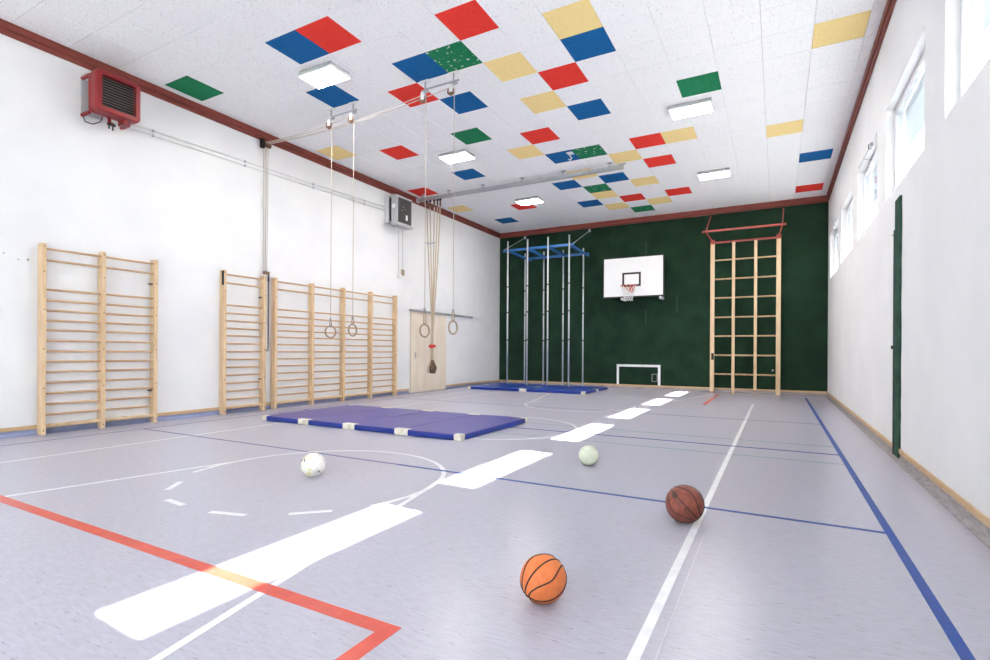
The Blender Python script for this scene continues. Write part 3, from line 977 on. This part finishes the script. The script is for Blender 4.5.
# ================================================================== SMALL GOAL ON THE WALL
e = empty('goal_outline', (5.15, D - .01, .14), 'small white goal frame fixed to the foot of the green wall', 'goal')
for nm, a in (('crossbar', (4.45, 5.86, .715, .79)), ('post', (4.45, 4.525, .136, .715)), ('post', (5.785, 5.86, .136, .715))):
    MB().box(a[0], a[1], D - .022, D - .0005, a[2], a[3], .003).build(nm, M_TAPE_W, e)
e = empty('wall_hatch', (5.7, D - .01, .26), 'little square outline of a hatch inside the goal frame', 'hatch')
mb = MB()
for a in ((5.59, 5.77, .48, .50), (5.59, 5.77, .25, .27), (5.59, 5.61, .27, .48), (5.75, 5.77, .27, .48)):
    mb.box(a[0], a[1], D - .012, D - .0005, a[2], a[3])
mb.build('frame', M_COVE_G, e)
MB().box(5.61, 5.75, D - .006, D - .0005, .27, .48).build('flap', M_FELT, e)
for x, z0, z1 in ((6.355, 2.44, 2.98), (5.39, 2.14, 2.56), (5.385, 4.36, 4.75)):
    MB().box(x - .006, x + .006, D - .003, D - .0003, z0, z1).build('seam_mark', mat('seam_grey', (74, 92, 80), .8), wf)

# ================================================================== LADDER (GITTERLEITER)
LY = 16.42
lx = [7.42, 7.995, 8.58, 9.165]
e = empty('climbing_grid', (8.29, LY, 0), 'wooden climbing grid with red top bars on the green wall', 'climbing frame')
for i, x in enumerate(lx):
    w = .058 if i in (0, 3) else .04
    MB().box(x - w, x + w, LY - .035, LY + .035, .03 if i != 2 else .12, 4.45, .005).build('upright', M_WOOD, e)
    MB().box(x - w - .004, x + w + .004, LY - .045, LY + .045, 0, .03, .004).build('foot', M_LEATHER if i == 0 else M_WOOD, e)
for z in (.56, 1.12, 1.685, 2.245, 2.82, 3.38, 3.945):
    for a, b in zip(lx[:-1], lx[1:]):
        MB().cyl((a + .03, LY - .01, z), (b - .03, LY - .01, z), .023, 8).build('rung', M_WOOD_R, e)
MB().box(7.38, 9.2, LY - .03, LY + .03, 4.452, 4.50, .004).build('red_bar', M_REDFRAME, e)
YO, ZO = 15.80, 4.70
MB().box(7.20, 9.34, YO - .025, YO + .025, ZO - .025, ZO + .025, .004).build('red_bar', M_REDFRAME, e)
for x in (7.30, 9.25):
    MB().quadbar((x + .03, D - .012, 5.345), (x, YO, ZO + .0), .03, .03).build('wall_strut', M_REDFRAME, e)
    MB().quadbar((x, YO, ZO), (7.42 if x < 8 else 9.165, LY, 4.50), .03, .03).build('lower_strut', M_REDFRAME, e)
    hx = 7.42 if x < 8 else 9.165
    MB().box(hx - .06, hx + .06, LY - .05, LY + .05, 4.43, 4.56, .006).build('hinge', M_REDFRAME, e)
MB().box(7.40, 7.47, LY - .06, LY - .03, .98, 1.18, .004).build('latch', M_BLACK, e)
MB().sphere((9.03, LY - .05, .70), .028, 10, 8).build('latch_knob', M_STEEL, e)

# ================================================================== GREEN STRIP ON THE RIGHT WALL
e = empty('felt_strip', (W, 7.33, .14), 'narrow green felt strip fixed upright to the window wall', 'felt strip')
n = 24
mb = MB()
L = []
for i in range(n + 1):
    z = .02 + (2.99 - .02) * i / n
    L.append((z, 7.155 + random.uniform(-.014, .014) - .0 * i, 7.44 + .003 * math.sin(i)))
va = [[mb.bm.verts.new((x, y, z)) for x, y in ((W - .02, a), (W - .02, b), (W, b), (W, a))] for z, a, b in L]
for i in range(n):
    for k in range(4):
        mb.bm.faces.new((va[i][k], va[i][(k + 1) % 4], va[i + 1][(k + 1) % 4], va[i + 1][k]))
mb.bm.faces.new(va[0]); mb.bm.faces.new(va[-1][::-1])
mb.build('felt', mat('strip_felt', (54, 88, 74), .95, (38, 66, 54), (6, 6, 6), 5, bump=.4, bump_scale=200, spec=.2), e)
MB().box(W - .024, W, 7.445, 7.50, .02, 2.66, .003).build('edge_strip', M_BLACK, e)  # dark strip along the far edge of the felt
MB().cyl((W - .03, 7.56, 1.28), (W, 7.56, 1.28), .022, 10).build('knob', M_BLACK, e)
MB().cyl((W - .03, 7.57, 2.62), (W, 7.57, 2.62), .008, 6).build('hook', M_STEEL, e)

# ================================================================== MATS
def gym_mat(x0, x1, y0, y1, h, top, label, group, corners):
    e = empty('gym_mat', ((x0 + x1) / 2, (y0 + y1) / 2, 0), label, 'mat', group)
    MB().box(x0 + .003, x1 - .003, y0 + .003, y1 - .003, .002, h - .008, .012, 2).build('side_band', M_MATBLUE, e)
    MB().box(x0 + .006, x1 - .006, y0 + .006, y1 - .006, h - .016, h, .007, 2).build('top_cover', top, e)
    for cx, cy in corners:
        sx, sy = (1 if cx == 0 else -1), (1 if cy == 0 else -1)
        X0, Y0_ = (x0 if cx == 0 else x1), (y0 if cy == 0 else y1)
        a, b = sorted((X0 - sx * -.001, X0 + sx * .12)), sorted((Y0_ - sy * .006, Y0_ + sy * .10))
        MB().box(a[0], a[1], b[0], b[1], .001, h + .006, .010, 2).build('corner_guard', M_PROTECT, e)


N4 = [1.385, 2.40, 3.39, 4.405, 5.43]
for i, s in enumerate(('nearest the white wall', 'second from the white wall', 'third from the white wall', 'farthest from the white wall')):
    gym_mat(N4[i], N4[i + 1], 5.74, 7.80, .082, M_MATTOP,
            'blue gym mat of the big row with painted violet sheen, ' + s, 'gym mats in the big row before the wall bars', ((0, 0), (1, 0), (0, 1), (1, 1)))
for i, (a, b) in enumerate(((.52, 2.459), (2.461, 4.40))):
    for j, (c, d) in enumerate(((13.66, 14.79), (14.81, 15.94))):
        gym_mat(a, b, c, d, .08, M_MATTOP2, 'bright blue gym mat under the climbing poles, %s row, %s' % (('court side', 'green wall side')[j], ('at the white wall', 'towards the goal')[i]),
                'gym mats under the climbing poles', ((0, 0), (1, 0), (0, 1), (1, 1)))

# ================================================================== BALLS
RIGHT = Vector((_cy, _sy, 0)); FWD = Vector((-_sy, _cy, 0)); UP = Vector((0, 0, 1))


def basketball(x, y, r, m, pole, side, label):
    e = empty('basketball', (x, y, 0), label, 'ball')
    c = Vector((x, y, r))
    MB().sphere(c, r, 48, 28).build('skin', m, e)
    zl = (RIGHT * pole[0] + UP * pole[1] - FWD * pole[2]).normalized()
    yl = (RIGHT * side[0] + UP * side[1] - FWD * side[2])
    yl = (yl - zl * yl.dot(zl)).normalized()
    xl = yl.cross(zl)
    R = Matrix((xl, yl, zl)).transposed()
    n = 64
    curves = []
    curves.append([Vector((0, math.sin(t), math.cos(t))) for t in [2 * PI * i / n for i in range(n)]])
    curves.append([Vector((math.sin(t), 0, math.cos(t))) for t in [2 * PI * i / n for i in range(n)]])
    for s in (-1, 1):
        l = []
        for i in range(n):
            t = 2 * PI * i / n
            a = .22 + .46 * math.sin(t) ** 2
            q = math.sqrt(1 - a * a)
            l.append(Vector((s * a, q * math.sin(t), q * math.cos(t))))
        curves.append(l)
    for l in curves:
        MB().tube([c + R @ (v * (r - .0008)) for v in l], .0042, 6, closed=True).build('seam', M_SEAM, e)


basketball(8.155, 2.267, .1115, M_BALLOR, (-.80, -.48, .42), (.1, .95, .45), 'bright orange basketball with black seams near the red line')
basketball(8.571, 3.809, .130, M_BALLBR, (.52, -.62, .55), (-.6, .5, .9), 'worn brown leather basketball touching the white sideline')


def panel_ball(name, x, y, r, m, label, seam, sr, rot, lines):
    e = empty(name, (x, y, 0), label, 'ball')
    c = Vector((x, y, r))
    MB().sphere(c, r, 40, 24).build('skin', m, e)
    Rm = Matrix.Rotation(rot[0], 3, 'X') @ Matrix.Rotation(rot[1], 3, 'Y') @ Matrix.Rotation(rot[2], 3, 'Z')
    for ax in range(3):
        for s in (-1, 1):
            for off in lines:
                pts = []
                for i in range(9):
                    u = -1 + 2 * i / 8
                    v = [0, 0, 0]
                    v[ax] = s; v[(ax + 1) % 3] = off; v[(ax + 2) % 3] = u
                    pts.append(c + Rm @ (Vector(v).normalized() * (r - .0006)))
                MB().tube(pts, sr, 5).build('seam', seam, e)
    return e, c


e, c = panel_ball('volleyball', 5.238, 3.447, .112, M_BALLWH, 'white and yellow volleyball inside the free throw circle', M_BALLSEAMG, .0016, (.4, .5, .3), (-1, -.34, .34))
for a, b, l in ((-.45, .52, .05), (-.80, .42, .03), (.72, -.45, .035)):
    d = (RIGHT * a + UP * b - FWD * math.sqrt(max(0, 1 - a * a - b * b))).normalized()
    t = d.cross(UP).normalized() * .5 + UP * .5
    t = (t - d * t.dot(d)).normalized()
    MB().tube([c + (d * .1115 + t * l * .5), c + d * .1118, c + (d * .1115 - t * l * .5)], .006, 6, rs=[.003, .006, .003]).build('printed_mark', M_SLAT, e)
panel_ball('handball', 7.381, 5.216, .1045, M_BALLGR, 'plain pale green ball beside the sunlit floor patches', M_BALLGR, .0012, (.2, .7, .1), (-1, 0))
